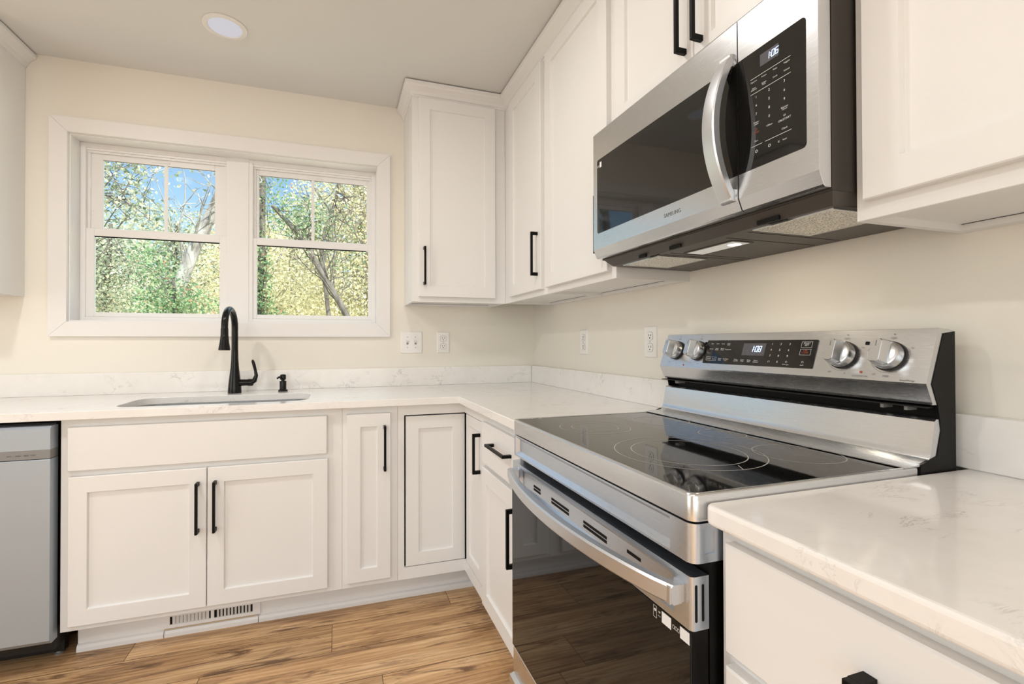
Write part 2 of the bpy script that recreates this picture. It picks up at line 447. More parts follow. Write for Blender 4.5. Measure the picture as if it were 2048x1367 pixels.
# ------------------------------------------------------------------ base cabinets, window wall
FB, DB = .61, .63           # face frame and door front, distance from the wall
ZF0, ZF1 = .119, .884
def base_frame(tf, a0, a1, opens, name='face_frame', parent=None, fb=FB, z0=ZF0, z1=ZF1):
    """face frame with carcass behind it"""
    mb = MB(tf)
    mb.box(a0, a1, .012, fb-.019, z0, z1-.002)
    mb.rings(a0, a1, z0, z1, [(0, fb-.019), (0, fb-.001), (.001, fb)])
    return mb.build(name, 'cabinet_paint', parent)
t = thing('sink_base_cabinet', 'white sink base cabinet with false drawer front over two shaker doors', 'cabinet', (-1.63, -.3, 0))
mb = MB(BACK)
mb.box(-2.112, -2.095, .012, FB-.019, ZF0, ZF1-.002); mb.box(-1.163, -1.146, .012, FB-.019, ZF0, ZF1-.002)
mb.box(-2.095, -1.163, .012, FB-.019, ZF0, ZF0+.016); mb.box(-2.095, -1.163, .006, .012, ZF0, ZF1-.002)
mb.rings(-2.112, -1.146, ZF0, ZF1, [(0, FB-.019), (0, FB-.001), (.001, FB)])
mb.build('face_frame', 'cabinet_paint', t)
MB(BACK).slab(-2.086, -1.206, .697, .855, FB, DB).build('drawer_front', 'cabinet_paint', t)
for a0, a1, ha in ((-2.083, -1.646, -1.674), (-1.643, -1.203, -1.615)):
    d = MB(BACK).shaker(a0, a1, .142, .676, FB, DB).build('door', 'cabinet_paint', t)
    pull(BACK, ha, .432, .625, DB, d)
t = thing('pullout_cabinet', 'narrow white pull-out base cabinet between sink base and corner cabinet', 'cabinet', (-1.03, -.3, 0))
base_frame(BACK, -1.1455, -.914, None, parent=t)
d = MB(BACK).shaker(-1.127, -.946, .145, .855, FB, DB, .055).build('door', 'cabinet_paint', t)
pull(BACK, -.972, .612, .803, DB, d)
# corner cabinet: face frame with an opening, two hinged leaves set into it
t = thing('corner_cabinet', 'white corner base cabinet with folding shaker door set into the corner', 'cabinet', (-.3, -.3, 0))
mb = MB(BACK)
mb.box(-.9135, -.885, .012, FB, ZF0, ZF1); mb.box(-.885, -.61, FB-.02, FB, .838, ZF1); mb.box(-.885, -.61, FB-.02, FB, ZF0, .170)
mb.tf = RIGHT
mb.box(-.874, -.61, FB-.02, FB, .838, ZF1); mb.box(-.874, -.61, FB-.02, FB, ZF0, .170)
mb.box(-.9, -.874, .012, FB, ZF0, ZF1)
mb.build('face_frame', 'cabinet_paint', t)
mb = MB(); mb.box(-.91, -.012, -.56, -.012, ZF0+.02, .86); mb.box(-.56, -.012, -.9, -.56, ZF0+.02, .86); mb.build('carcass', 'dark_slot', t)
d = MB(BACK).shaker(-.8775, -.6085, .1725, .832, FB-.021, FB-.001, .056).build('door', 'cabinet_paint', t)
d2 = MB(RIGHT).shaker(-.8725, -.6315, .1725, .8345, FB-.021, FB-.001, .045).build('door', 'cabinet_paint', t)
pull(RIGHT, -.848, .62, .785, FB-.001, d2)
# drawer cabinet left of the stove
t = thing('drawer_base_cabinet', 'white base cabinet with one drawer over a door, left of the stove', 'cabinet', (-.3, -1.13, 0))
base_frame(RIGHT, -1.353, -.9005, None, parent=t)
d = MB(RIGHT).slab(-1.335, -.937, .693, .850, FB, DB).build('drawer', 'cabinet_paint', t)
pull(RIGHT, (-1.265, -1.075), .787, .787, DB, d, False)
d = MB(RIGHT).shaker(-1.335, -.937, .145, .676, FB, DB).build('door', 'cabinet_paint', t)
pull(RIGHT, -1.300, .445, .632, DB, d)
# toe kick board, shoe moulding, floor register
mb = MB(BACK); mb.box(-2.095, -.50, .012, .525, 0, ZF0-.001); mb.tf = RIGHT; mb.box(-1.353, -.525, .012, .525, 0, ZF0-.001)
tag(mb.build('toe_kick', 'trim_paint'), 'white recessed toe kick board under the base cabinets', 'toe kick')
mb = MB(BACK)
def shoe(mb, a0, a1, b):
    mb.loft([[(a, b, 0), (a, b+.013, 0), (a, b+.013, .014), (a, b+.008, .023), (a, b, .027)] for a in (a0, a1)])
shoe(mb, -2.095, -1.815, .525); shoe(mb, -1.812, -1.478, .525); shoe(mb, -1.475, -.54, .525)
struct(mb.build('baseboard_back', 'trim_paint'))
mb = MB(RIGHT); shoe(mb, -1.353, -.54, .525); struct(mb.build('baseboard_right', 'trim_paint'))
t = thing('floor_register', 'white vent register with vertical louvres in the toe kick under the sink', 'vent', (-1.65, -.53, .03))
mb = MB(BACK)
x0, x1, z0, z1 = -1.835, -1.470, .031, .104
for q in ((x0, -1.795, z0, z1), (-1.652, -1.640, z0, z1), (-1.499, x1, z0, z1), (-1.795, -1.652, z0, .044), (-1.640, -1.499, z0, .044), (-1.795, -1.652, .076, z1), (-1.640, -1.499, .076, z1)):
    mb.box(q[0], q[1], .526, .5315, q[2], q[3])
mb.build('faceplate', 'trim_paint', t)
for g0, g1 in ((-1.795, -1.652), (-1.640, -1.499)):
    mb = MB(BACK)
    for k in range(1, 11):
        a = g0+(g1-g0)*k/11
        s = .0045 if g0 < -1.7 else .003
        mb.loft([[(a-s+.0, .5305, c), (a-s+.0012, .5305, c), (a+s+.0012, .526, c), (a+s, .526, c)] for c in (.044, .076)])
    mb.build('louvres', 'trim_paint', t)
MB(BACK).box(-1.80, -1.495, .5251, .5257, .040, .080).build('backing', 'dark_slot', t)
MB(BACK).box(-1.812, -1.478, .5255, .534, .0272, .0305).build('sill_strip', 'raw_wood', t)

# ------------------------------------------------------------------ dishwasher
t = thing('dishwasher', 'stainless steel dishwasher left of the sink cabinet, cut by the frame', 'dishwasher', (-2.42, -.32, 0))
DX0, DX1 = -2.722, -2.1245
mb = MB(); mb.box(DX0+.005, DX1-.006, -.60, -.03, .06, .872); mb.build('tub', 'black_plastic', t)
mb = MB()
mb.prism([(-.650, .785), (-.600, .785), (-.600, .866), (-.640, .866), (-.650, .858)], 'x', DX0, DX1)
mb.build('control_top', 'dishwasher_steel', t)
mb = MB(); mb.prism([(-.650, .754), (-.600, .754), (-.600, .7845), (-.650, .7845)], 'x', DX0, DX1); st = mb.build('control_strip', 'dishwasher_strip', t)
mb = MB()
for x, s in ((-2.232, 'AUTO'), (-2.208, 'NORM'), (-2.185, 'RINSE'), (-2.166, 'START')):
    mb.text(s, .0050, (x-.006, -.6503, .768), (1, 0, 0), (0, 0, 1))
mb.build('lettering', 'dark_slot', st)
mb = MB(); mb.prism([(-.650, .118), (-.635, .102), (-.600, .102), (-.600, .7515), (-.648, .7515), (-.650, .749)], 'x', DX0, DX1)
mb.build('door', 'dishwasher_steel', t)
MB().box(DX0+.01, DX1-.01, -.53, -.50, .012, .100).build('kick_plate', 'black_plastic', t)
for x in (DX0+.05, DX1-.03): MB().disc_z(x, -.52, [(.012, 0), (.014, .004), (.008, .006), (.008, .07)], 12).build('levelling_foot', 'grey_line', t)

# ------------------------------------------------------------------ counters, splashes, sink
CT = .6446; CZ = .914
mb = MB()
mb.prism([(-2.76, 0), (0, 0), (0, -1.358), (-CT, -1.358), (-CT, -CT), (-2.76, -CT)], 'z', CZ-.03, CZ)
ct = mb.build('countertop', 'quartz')
HX0, HX1, HY0, HY1 = -1.985, -1.285, -.565, -.235
cu = MB().prism(rrect(HX0, HX1, HY0, HY1, .075, 8), 'z', CZ-.1, CZ+.1).build('cutter', 'quartz')
cut(ct, cu)
def bevel_mod(o, w=.002, seg=2):
    md = o.modifiers.new('edge', 'BEVEL'); md.width = w; md.segments = seg; md.limit_method = 'ANGLE'; md.angle_limit = math.radians(50)
bevel_mod(ct)
tag(MB().box(-2.758, -2.736, -.61, -.004, .001, CZ-.0305).build('end_panel', 'cabinet_paint'), 'white end panel under the countertop, left of the dishwasher', 'panel')
tag(ct, 'white veined quartz L-shaped countertop with the undermount sink cut-out', 'countertop')
mb = MB(); mb.prism(rrect(-CT, 0, -3.2, -2.1115, .016, 5, (0, 1, 0, 0)), 'z', CZ-.03, CZ)
o = mb.build('countertop', 'quartz'); bevel_mod(o, .006, 3)
tag(o, 'white veined quartz countertop in the foreground, right of the stove', 'countertop')
o = MB().box(-2.76, -.0275, -.0265, 0, CZ, 1.0165).build('backsplash', 'quartz'); bevel_mod(o)
tag(o, 'low quartz backsplash strip under the window, behind the faucet', 'backsplash')
o = MB().box(-.0268, 0, -1.358, 0, CZ, 1.0165).build('backsplash', 'quartz'); bevel_mod(o)
tag(o, 'low quartz backsplash strip from the corner to the stove', 'backsplash')
o = MB().box(-.0268, 0, -3.2, -2.096, CZ, 1.0165).build('backsplash', 'quartz'); bevel_mod(o, .003, 3)
tag(o, 'low quartz backsplash strip right of the stove', 'backsplash')
mb = MB(); e = .006
rr = []
for ins, z, r in ((-.02, CZ-.0305, .09), (-e, CZ-.0305, .078), (-e, CZ-.04, .078), (.006, CZ-.21, .07), (.03, CZ-.232, .055), (.15, CZ-.236, .03)):
    rr.append([(p[0], p[1], z) for p in rrect(HX0+ins, HX1-ins, HY0+ins, HY1-ins, r, 8)])
mb.loft(rr, False, True)
sk = mb.build('sink', 'steel_x', None, True)
sk.modifiers.new('thick', 'SOLIDIFY').thickness = .0015
tag(sk, 'stainless steel undermount sink bowl below the countertop cut-out', 'sink')

# ------------------------------------------------------------------ faucet, soap dispenser
FX, FY = -1.640, -.137
t = thing('faucet', 'black pull-down gooseneck kitchen faucet with lever, behind the sink', 'faucet', (FX, FY, CZ))
mb = MB(); mb.disc_z(FX, FY, [(.0300, CZ), (.0300, CZ+.012), (.0285, CZ+.035), (.0262, CZ+.060), (.0225, CZ+.090), (.0185, CZ+.125), (.0160, CZ+.165), (.0150, CZ+.21)], 28)
mb.build('body', 'bronze_black', t, True)
ar = .083; zc = 1.232; pts = [(FX, FY, CZ+.2), (FX, FY, zc-.03)]
for k in range(0, 13):
    q = math.pi*k/12; pts.append((FX-.011*(1-math.cos(q))/2, FY-ar+ar*math.cos(q), zc+ar*math.sin(q)))
pts.append((FX-.011, FY-2*ar, zc-.012))
MB().tube(pts, .0146, 18).build('spout', 'bronze_black', t, True)
hx, hy = FX-.011, FY-2*ar
sp = MB().lathe((hx, hy, zc-.008), (0, -.04, -1), [(.0150, 0), (.0156, .004), (.0160, .03), (.0195, .065), (.0242, .094), (.0245, .0985), (.021, .1005)], 24).build('spray_head', 'bronze_black', t, True)
MB().lathe((hx, hy-.0165, zc-.042), (0, -1, .18), [(.008, 0), (.0085, .003), (.007, .0045)], 14).build('spray_button', 'black_plastic', sp, True)
mb = MB(); mb.tube([(FX+.012, FY, .964), (FX+.060, FY, .964)], [.0165, .0155], 18); mb.tube([(FX+.059, FY, .964), (FX+.078, FY, .964), (FX+.082, FY, .964)], [.0175, .0175, .014], 18)
lv = mb.build('lever_hub', 'bronze_black', t, True)
MB().tube([(FX+.070, FY-.004, .962), (FX+.088, FY-.005, .974), (FX+.096, FY-.006, .998), (FX+.092, FY-.008, 1.025), (FX+.086, FY-.010, 1.052), (FX+.081, FY-.012, 1.070), (FX+.080, FY-.012, 1.076)],
          [.013, .012, .0085, .0065, .0075, .0065, .002], 12).build('lever', 'bronze_black', lv, True)
t = thing('soap_dispenser', 'small black soap dispenser pump beside the faucet', 'soap dispenser', (-1.425, -.122, CZ))
MB().disc_z(-1.425, -.122, [(.0225, CZ), (.0225, CZ+.006), (.017, CZ+.010), (.0160, CZ+.012), (.0160, CZ+.052), (.0085, CZ+.053), (.0085, CZ+.060)], 22).build('body', 'bronze_black', t, True)
mb = MB(); mb.disc_z(-1.425, -.122, [(.0125, CZ+.058), (.0145, CZ+.064), (.0145, CZ+.078), (.012, CZ+.084), (.004, CZ+.086)], 22)
mb.tube([(-1.428, -.124, CZ+.073), (-1.442, -.150, CZ+.072), (-1.447, -.160, CZ+.068)], [.0055, .005, .0045], 10)
mb.build('pump_head', 'bronze_black', t, True)

# ------------------------------------------------------------------ switch and outlets
def plate(tf, a0, a1, c0, c1, root):
    MB(tf).rings(a0, a1, c0, c1, [(0, 0), (0, .003), (.003, .006)]).build('wall_plate', 'plate_plastic', root)
t = thing('light_switch', 'white double toggle switch plate right of the window', 'light switch', (-.76, 0, 1.16))
plate(BACK, -.820, -.699, 1.098, 1.2205, t)
for a in (-.783, -.737):
    o = MB(BACK).box(a-.0055, a+.0055, .0055, .0065, 1.147, 1.173).build('toggle_slot', 'grey_line', t)
    MB(BACK).loft([[(a-.0045, .006, c0), (a+.0045, .006, c0), (a+.004, .016, c1), (a-.004, .016, c1)] for c0, c1 in ((1.157, 1.166), (1.170, 1.175))]).build('toggle', 'plate_plastic', o)
for a in (-.783, -.737):
    for c in (1.130, 1.190): MB(BACK).box(a-.002, a+.002, .0055, .0066, c-.002, c+.002).build('screw', 'grey_line', t)
def outlet(tf, ac, label, loc):
    t = thing('wall_outlet', label, 'outlet', loc, None)
    plate(tf, ac-.0365, ac+.0365, 1.098, 1.2195, t)
    for cz in (1.181, 1.136):
        p = [(x, z) for x, z in rrect(ac-.0175, ac+.0175, cz-.0155, cz+.0155, .0105, 5)]
        MB(tf).loft([[(x, .0058, z) for x, z in p], [(x, .0072, z) for x, z in p]]).build('receptacle', 'plate_plastic', t)
        o = MB(tf)
        q = [(x, z) for x, z in rrect(ac-.0187, ac+.0187, cz-.0167, cz+.0167, .0115, 5)]
        o.loft([[(x, .0055, z) for x, z in q], [(x, .0063, z) for x, z in q]])
        o.build('receptacle_rim', 'grey_line', t)
        o = MB(tf)
        for dx in (-.0065, .0065): o.box(ac+dx-.0012, ac+dx+.0012, .007, .0075, cz-.001, cz+.008)
        o.box(ac-.0025, ac+.0025, .007, .0075, cz-.010, cz-.005)
        o.build('slots', 'dark_slot', t)
    o = MB(tf); o.box(ac-.002, ac+.002, .0055, .0066, 1.1565, 1.1605); o.build('screw', 'grey_line', t)
outlet(BACK, -.5745, 'white duplex outlet beside the switch on the window wall', (-.5745, 0, 1.158))
outlet(RIGHT, -.6255, 'white duplex outlet on the stove wall, the one nearer the corner', (0, -.6255, 1.158))
outlet(RIGHT, -1.143, 'white duplex outlet on the stove wall, just left of the stove', (0, -1.143, 1.158))

# ------------------------------------------------------------------ upper cabinets
UF, UD = .2937, .3145; UZ0 = 1.3675; UZ1 = 2.43
def upper_box(tf, a0, a1, z0, z1, t, left=True, right=True):
    """carcass, face frame and recessed bottom of a wall cabinet"""
    mb = MB(tf)
    mb.box(a0, a1, .001, UF-.019, z0+.013, z1)
    mb.rings(a0, a1, z0, z1, [(0, UF-.019), (0, UF-.001), (.001, UF)])
    if left: mb.box(a0, a0+.013, .001, UF-.019, z0, z0+.013)
    if right: mb.box(a1-.013, a1, .001, UF-.019, z0, z0+.013)
    mb.box(a0+.013, a1-.013, .001, .030, z0+.001, z0+.013)
    o = mb.build('face_frame', 'cabinet_paint', t)
    g = MB(tf); g.box(a0+.014, a1-.014, .0305, .0325, z0+.0122, z0+.0128); g.build('rail_gap', 'dark_slot', t)
    return o
t = thing('wall_cabinet', 'white wall cabinet on the window wall, one shaker door, right of the window', 'cabinet', (-.545, -.15, UZ0))
upper_box(BACK, -.8005, -.2937, UZ0, UZ1, t)
d = MB(BACK).shaker(-.769, -.357, 1.393, 2.413, UF, UD).build('door', 'cabinet_paint', t)
pull(BACK, -.742, 1.452, 1.645, UD, d)
t = thing('wall_cabinet', 'white wall cabinet in the corner of the stove wall, narrow door with black pull', 'cabinet', (-.15, -.55, UZ0))
upper_box(RIGHT, -.8200, -.2937, UZ0, UZ1, t)
d = MB(RIGHT).shaker(-.797, -.402, 1.393, 2.40, UF, UD).build('door', 'cabinet_paint', t)
pull(RIGHT, -.765, 1.455, 1.65, UD, d)
t = thing('wall_cabinet', 'tall white wall cabinet immediately left of the microwave', 'cabinet', (-.15, -1.09, UZ0))
upper_box(RIGHT, -1.3525, -.8205, UZ0, UZ1, t)
d = MB(RIGHT).shaker(-1.328, -.843, 1.393, 2.40, UF, UD).build('door', 'cabinet_paint', t)
pull(RIGHT, -1.302, 1.455, 1.65, UD, d)
t = thing('wall_cabinet', 'short white two-door wall cabinet above the microwave', 'cabinet', (-.15, -1.725, 1.83))
upper_box(RIGHT, -2.0985, -1.3535, 1.828, UZ1, t)
for a0, a1, ha in ((-1.727, -1.376, -1.700), (-2.076, -1.7295, -1.7565)):
    d = MB(RIGHT).shaker(a0, a1, 1.845, 2.40, UF, UD).build('door', 'cabinet_paint', t)
    pull(RIGHT, ha, 1.895, 2.09, UD, d)
t = thing('wall_cabinet', 'white wall cabinet at the right edge, right of the microwave', 'cabinet', (-.15, -2.45, UZ0))
upper_box(RIGHT, -2.80, -2.0995, UZ0, UZ1, t)
d = MB(RIGHT).shaker(-2.75, -2.121, 1.398, 2.40, UF, UD).build('door', 'cabinet_paint', t)
t = thing('wall_cabinet', 'white wall cabinet cut by the left edge of the picture', 'cabinet', (-2.8, -.15, UZ0))
upper_box(BACK, -3.15, -2.5275, UZ0+.003, UZ1, t)
d = MB(BACK).shaker(-3.12, -2.56, 1.393, 2.40, UF, UD).build('door', 'cabinet_paint', t)
# crown moulding: profile (out, z) swept along the cabinet tops with mitres
CP = [(-.012, 2.420), (.003, 2.420), (.004, 2.428), (.008, 2.431), (.012, 2.444), (.022, 2.455), (.033, 2.462), (.037, 2.468), (.040, 2.470), (.041, 2.484), (-.012, 2.484)]
def crown(name, label, path, inner=()):
    """path: corners of the cabinet-front line in plan, with the outward mitre directions"""
    mb = MB(); mb.loft([[(p[0]+d[0]*o, p[1]+d[1]*o, z) for o, z in CP] for p, d in path])
    return tag(mb.build(name, 'cabinet_paint', None, 20), label, 'crown moulding')
crown('crown_moulding', 'white crown moulding running along the tops of the right-hand wall cabinets',
      [((-.8005, -.002), (-1, 0)), ((-.8005, -UF), (-1, -1)), ((-UF, -UF), (-1, -1)), ((-UF, -2.8), (-1, 0))])
crown('crown_moulding', 'white crown moulding on the wall cabinet at the upper left edge',
      [((-3.15, -UF), (0, -1)), ((-2.5275, -UF), (1, -1)), ((-2.5275, -.002), (1, 0))])

# ------------------------------------------------------------------ base cabinet right of the stove
t = thing('drawer_base_cabinet', 'white drawer base cabinet in the foreground, right of the stove', 'cabinet', (-.3, -2.5, 0))
base_frame(RIGHT, -3.0, -2.1145, None, parent=t)
for z0, z1 in ((.704, .862), (.425, .684), (.145, .405)):
    d = MB(RIGHT).slab(-2.92, -2.137, z0, z1, FB, DB).build('drawer', 'cabinet_paint', t)
    if z0 > .6: pull(RIGHT, (-2.62, -2.327), .797, .797, DB, d, False)

# ------------------------------------------------------------------ ceiling light
t = thing('recessed_light', 'round recessed ceiling light with white ring and frosted lens', 'ceiling light', (-1.6175, -.476, H))
mb = MB(); n = 48; lx, ly = -1.6175, -.476
pr = [(.0845, H-.0005), (.0845, H-.004), (.080, H-.0065), (.066, H-.0065), (.0635, H-.003), (.0635, H-.0005)]
mb.loft([[(lx+r*math.cos(2*math.pi*k/n), ly+r*math.sin(2*math.pi*k/n), z) for k in range(n)] for r, z in pr], False, False, True)
mb.build('trim_ring', 'trim_paint', t, True)
MB().disc_z(lx, ly, [(.0633, H-.0005), (.0633, H-.003), (.05, H-.0042), (.001, H-.0048)], 48).build('diffuser', 'diffuser', t, True)

# ------------------------------------------------------------------ range
RY0, RY1 = -1.3605, -2.1095
t = thing('electric_range', 'stainless steel electric range with black glass cooktop and knobs on the backguard', 'stove', (-.35, -1.735, 0))
MB().box(-.628, -.05, RY1+.003, RY0-.003, .03, .884).build('body', 'black_enamel', t)
for x in (-.58, -.1):
    for y in (RY0-.05, RY1+.05): MB().disc_z(x, y, [(.018, 0), (.018, .01), (.008, .012), (.008, .035)], 12).build('levelling_foot', 'black_plastic', t)
mb = MB()
def pl(i, r, z): return [(p[0], p[1], z) for p in rrect(-.662+i, -.145-i*.2, RY1+i, RY0-i, max(r-i*.7, .004), 6)]
mb.loft([pl(0, .015, .885), pl(0, .015, .922), pl(.001, .015, .9250), pl(.003, .015, .9266), pl(.0065, .016, .9268), pl(.0095, .018, .9257), pl(.0105, .018, .9235)])
mb.build('cooktop_trim', 'steel', t, 40)
g = MB(); g.loft([[(p[0], p[1], z) for p in rrect(-.6515, -.150, RY1+.0105, RY0-.0105, .009, 5)] for z in (.9225, .9252)])
g = g.build('cooktop_glass', 'black_glass', t)
mb = MB()
def ring(mb, cx, cy, r, wd=.0011, z=.92545, a0=0, a1=360, n=72):
    for k in range(n):
        p, q = math.radians(a0+(a1-a0)*k/n), math.radians(a0+(a1-a0)*(k+1)/n)
        mb.face([(cx+(r-wd)*math.cos(p), cy+(r-wd)*math.sin(p), z), (cx+(r+wd)*math.cos(p), cy+(r+wd)*math.sin(p), z),
                 (cx+(r+wd)*math.cos(q), cy+(r+wd)*math.sin(q), z), (cx+(r-wd)*math.cos(q), cy+(r-wd)*math.sin(q), z)])
for cx, cy, rs in ((-.465, -1.872, (.148, .113)), (-.500, -1.560, (.094, .062)), (-.262, -1.958, (.082,)), (-.262, -1.530, (.078,)), (-.245, -1.742, (.055,))):
    m = MB()
    for r in rs: ring(m, cx, cy, r)
    m.build('burner', 'burner_line', g)
mb.face([(-.470, -2.020, .92545), (-.468, -2.020, .92545), (-.452, -1.993, .92545), (-.454, -1.993, .92545)])
mb.build('burner_tick', 'burner_line', g)
# pressed front panel under the cooktop
mb = MB(); mb.prism(rrect(-.662, -.600, RY1, RY0, .015, 6, (0, 1, 1, 0)), 'z', .8215, .8815)
fp = mb.build('front_panel', 'steel_front', t, 40)
def frustum_x(x_out, x_in, y0, y1, z0, z1, e):
    m = MB(); m.loft([[(x_out, y0-e*2, z0-e*2), (x_out, y1+e*2, z0-e*2), (x_out, y1+e*2, z1+e*2), (x_out, y0-e*2, z1+e*2)],
                      [(x_in, y0+e, z0+e), (x_in, y1-e, z0+e), (x_in, y1-e, z1-e), (x_in, y0+e, z1-e)]]); return m.build('cutter', 'steel')
cut(fp, frustum_x(-.670, -.6520, -2.056, -1.388, .8295, .8740, .0055))
m = MB(); m.loft([[(-.640, RY1-.01, .832), (-.618, RY1-.01, .832), (-.618, RY1-.01, .871), (-.640, RY1-.01, .871)], [(-.637, RY1+.0025, .835), (-.621, RY1+.0025, .835), (-.621, RY1+.0025, .868), (-.637, RY1+.0025, .868)]])
cut(fp, m.build('cutter', 'steel'))
# oven door
mb = MB(); mb.prism(rrect(-.664, -.632, RY1, RY0, .007, 4, (0, 1, 1, 0)), 'z', .722, .803)
dr = mb.build('oven_door', 'steel_front', t, 40)
cut(dr, frustum_x(-.672, -.6535, -2.066, -1.412, .738, .789, .0065))
for x in (-.6555, -.643):
    mb = MB(); p = rrect(x-.0022, x+.0022, .735, .791, .002, 3); mb.loft([[(a, RY1-.0004, c) for a, c in p], [(a, RY1+.002, c) for a, c in p]])
    mb.build('vent_slot', 'dark_slot', dr)
for y0, y1, k in ((-1.498, -1.542, 2), (-1.609, -1.701, 2), (-1.769, -1.862, 2), (-1.931, -1.972, 1)):
    for j in range(k): MB().box(-.6541, -.650, y1, y0, .7605-.0085*j+.004*(k == 1), .7665-.0085*j+.004*(k == 1)).build('vent_slot', 'dark_slot', dr)
MB().box(-.6625, -.632, RY1+.002, RY0-.002, .252, .7215).build('door_core', 'black_enamel', dr)
gl = MB().box(-.6655, -.6622, RY1+.0015, RY0-.0015, .253, .7215, .001, 1).build('door_glass', 'oven_glass', dr)
for y0, y1, z0, z1 in ((-2.066, -2.044, .701, .719), (-2.1065, -2.0865, .701, .719)): MB().box(-.6659, -.6652, y0, y1, z0, z1).build('sticker', 'sticker', gl)
mb = MB()
def outline(mb, x, y0, y1, z0, z1, wd=.0007):
    for q in ((y0, y1, z0, z0+wd), (y0, y1, z1-wd, z1), (y0, y0-wd if y1 < y0 else y0+wd, z0, z1), (y1, y1+wd if y1 < y0 else y1-wd, z0, z1)):
        mb.face([(x, q[0], q[2]), (x, q[1], q[2]), (x, q[1], q[3]), (x, q[0], q[3])])
outline(mb, -.6658, -2.0225, -2.0315, .700, .7195)
mb.lathe((-.6656, -2.027, .7125), (-1, 0, 0), [(.0024, 0), (.0024, .0002)], 12)
for r in (.0012, .0024, .0036):
    for k in range(6):
        a, b_ = math.radians(45+15*k), math.radians(60+15*k)
        mb.face([(-.6658, -2.038-rr_*math.cos(q), .711+rr_*math.sin(q)) for rr_, q in ((r, a), (r+.0006, a), (r+.0006, b_), (r, b_))])
mb.text('Wi-Fi', .003, (-.6656, -2.038, .7075), (0, -1, 0), (0, 0, 1))
for k in range(3): outline(mb, -.6658, -2.0695-.0057*k, -2.0742-.0057*k, .7065, .7125)
mb.build('label_print', 'print_white', gl)
# bowed handle
secs = []
for k in range(0, 25):
    y = -1.388+(-2.094+1.388)*k/24; u = (k/24-.5)*2
    xf = -.687-.050*(1-u*u)**.85 if abs(u) < 1 else -.687
    secs.append([(xf, y, .761), (xf-.0005, y, .784), (xf+.003, y, .7875), (xf+.019, y, .786), (xf+.019, y, .758), (xf+.004, y, .757)])
h = MB(); h.loft(secs); h = h.build('handle', 'handle_steel', dr, 30)
for y in (-1.412, -2.093): MB().box(-.690, -.6635, y, y+.023, .759, .7855).build('handle_mount', 'handle_steel', dr)
# storage drawer
mb = MB(); mb.box(-.662, -.63, RY1, RY0, .170, .2465, .002, 1); sd = mb.build('storage_drawer', 'steel', t)
MB().box(-.645, -.628, RY1+.003, RY0-.003, .05, .17).build('drawer_recess', 'black_enamel', sd)
MB().prism([(-.676, .150), (-.674, .163), (-.660, .168), (-.640, .168), (-.640, .160), (-.662, .050), (-.668, .050)], 'y', RY1, RY0).build('drawer_pull', 'steel', sd)
# backguard
def px(pts, y0, y1, name, m, parent, sm=0):
    return MB().prism(pts, 'y', y0, y1).build(name, m, parent, sm)
bg = px([(-.05, 1.178), (-.092, 1.182), (-.096, 1.1805), (-.131, 1.078), (-.130, 1.0745), (-.113, 1.038), (-.05, 1.038)], RY1, RY0, 'backguard', 'steel', t)
px([(-.05, 1.176), (-.083, 1.172), (-.117, 1.077), (-.101, 1.0385), (-.092, .99), (-.105, .943), (-.150, .930), (-.150, .90), (-.05, .90)], RY1-.0012, RY1+.004, 'end_cap', 'black_enamel', bg)
px([(-.05, 1.176), (-.083, 1.172), (-.117, 1.077), (-.101, 1.0385), (-.092, .99), (-.105, .943), (-.150, .930), (-.150, .90), (-.05, .90)], RY0-.004, RY0+.0012, 'end_cap', 'black_enamel', bg)
px([(-.05, 1.04), (-.075, 1.04), (-.075, .99), (-.05, .99)], RY1+.004, RY0-.004, 'vent_recess', 'black_enamel', bg)
px([(-.05, 1.0365), (-.121, 1.0335), (-.121, 1.0315), (-.05, 1.0305)], RY1+.006, RY0+.004, 'visor', 'black_plastic', bg)
for y in (-1.412, -1.420, -2.020, -2.062): MB().box(-.112, -.085, y-.006, y, 1.023, 1.031).build('clip', 'grey_line', bg)
spl = [(-.078, 1.010), (-.104, 1.011), (-.1085, 1.007), (-.1190, .954), (-.1205, .945), (-.1250, .938), (-.133, .9335), (-.147, .9305), (-.190, .9284), (-.190, .9268), (-.151, .9268), (-.1452, .9262), (-.1452, .905), (-.06, .905)]
px(spl, RY1, RY0, 'splash_panel', 'steel', bg, 25)
UPV = Vector((.3136, 0, .9495)); NV = Vector((-.9495, 0, .3136)); RV = Vector((0, -1, 0))
def PP(y, tt, lift=0.0): return Vector((-.1312, y, 1.0775))+UPV*tt+NV*(lift+.0002)
def pquad(mb, y0, y1, t0, t1, l0=-.002, l1=.0008, r=0):
    pts = rrect(0, y0-y1, t0, t1, r, 4) if r else [(0, t0), (y0-y1, t0), (y0-y1, t1), (0, t1)]
    mb.loft([[tuple(PP(y0-a, c, l)) for a, c in pts] for l in (l0, l1)])
mb = MB(); pquad(mb, -1.548, -1.888, .0175, .0885, r=.003); cp = mb.build('control_display', 'black_glass', bg)
mb = MB(); pquad(mb, -1.682, -1.752, .045, .079, 0, .0012); ds = mb.build('display', 'display_bg', cp)
SEG = {'0': 'abcdef', '1': 'bc', '2': 'abged', '3': 'abgcd', '4': 'fgbc', '5': 'afgcd', '6': 'afgedc', '7': 'abc', '8': 'abcdefg', '9': 'abcdfg'}
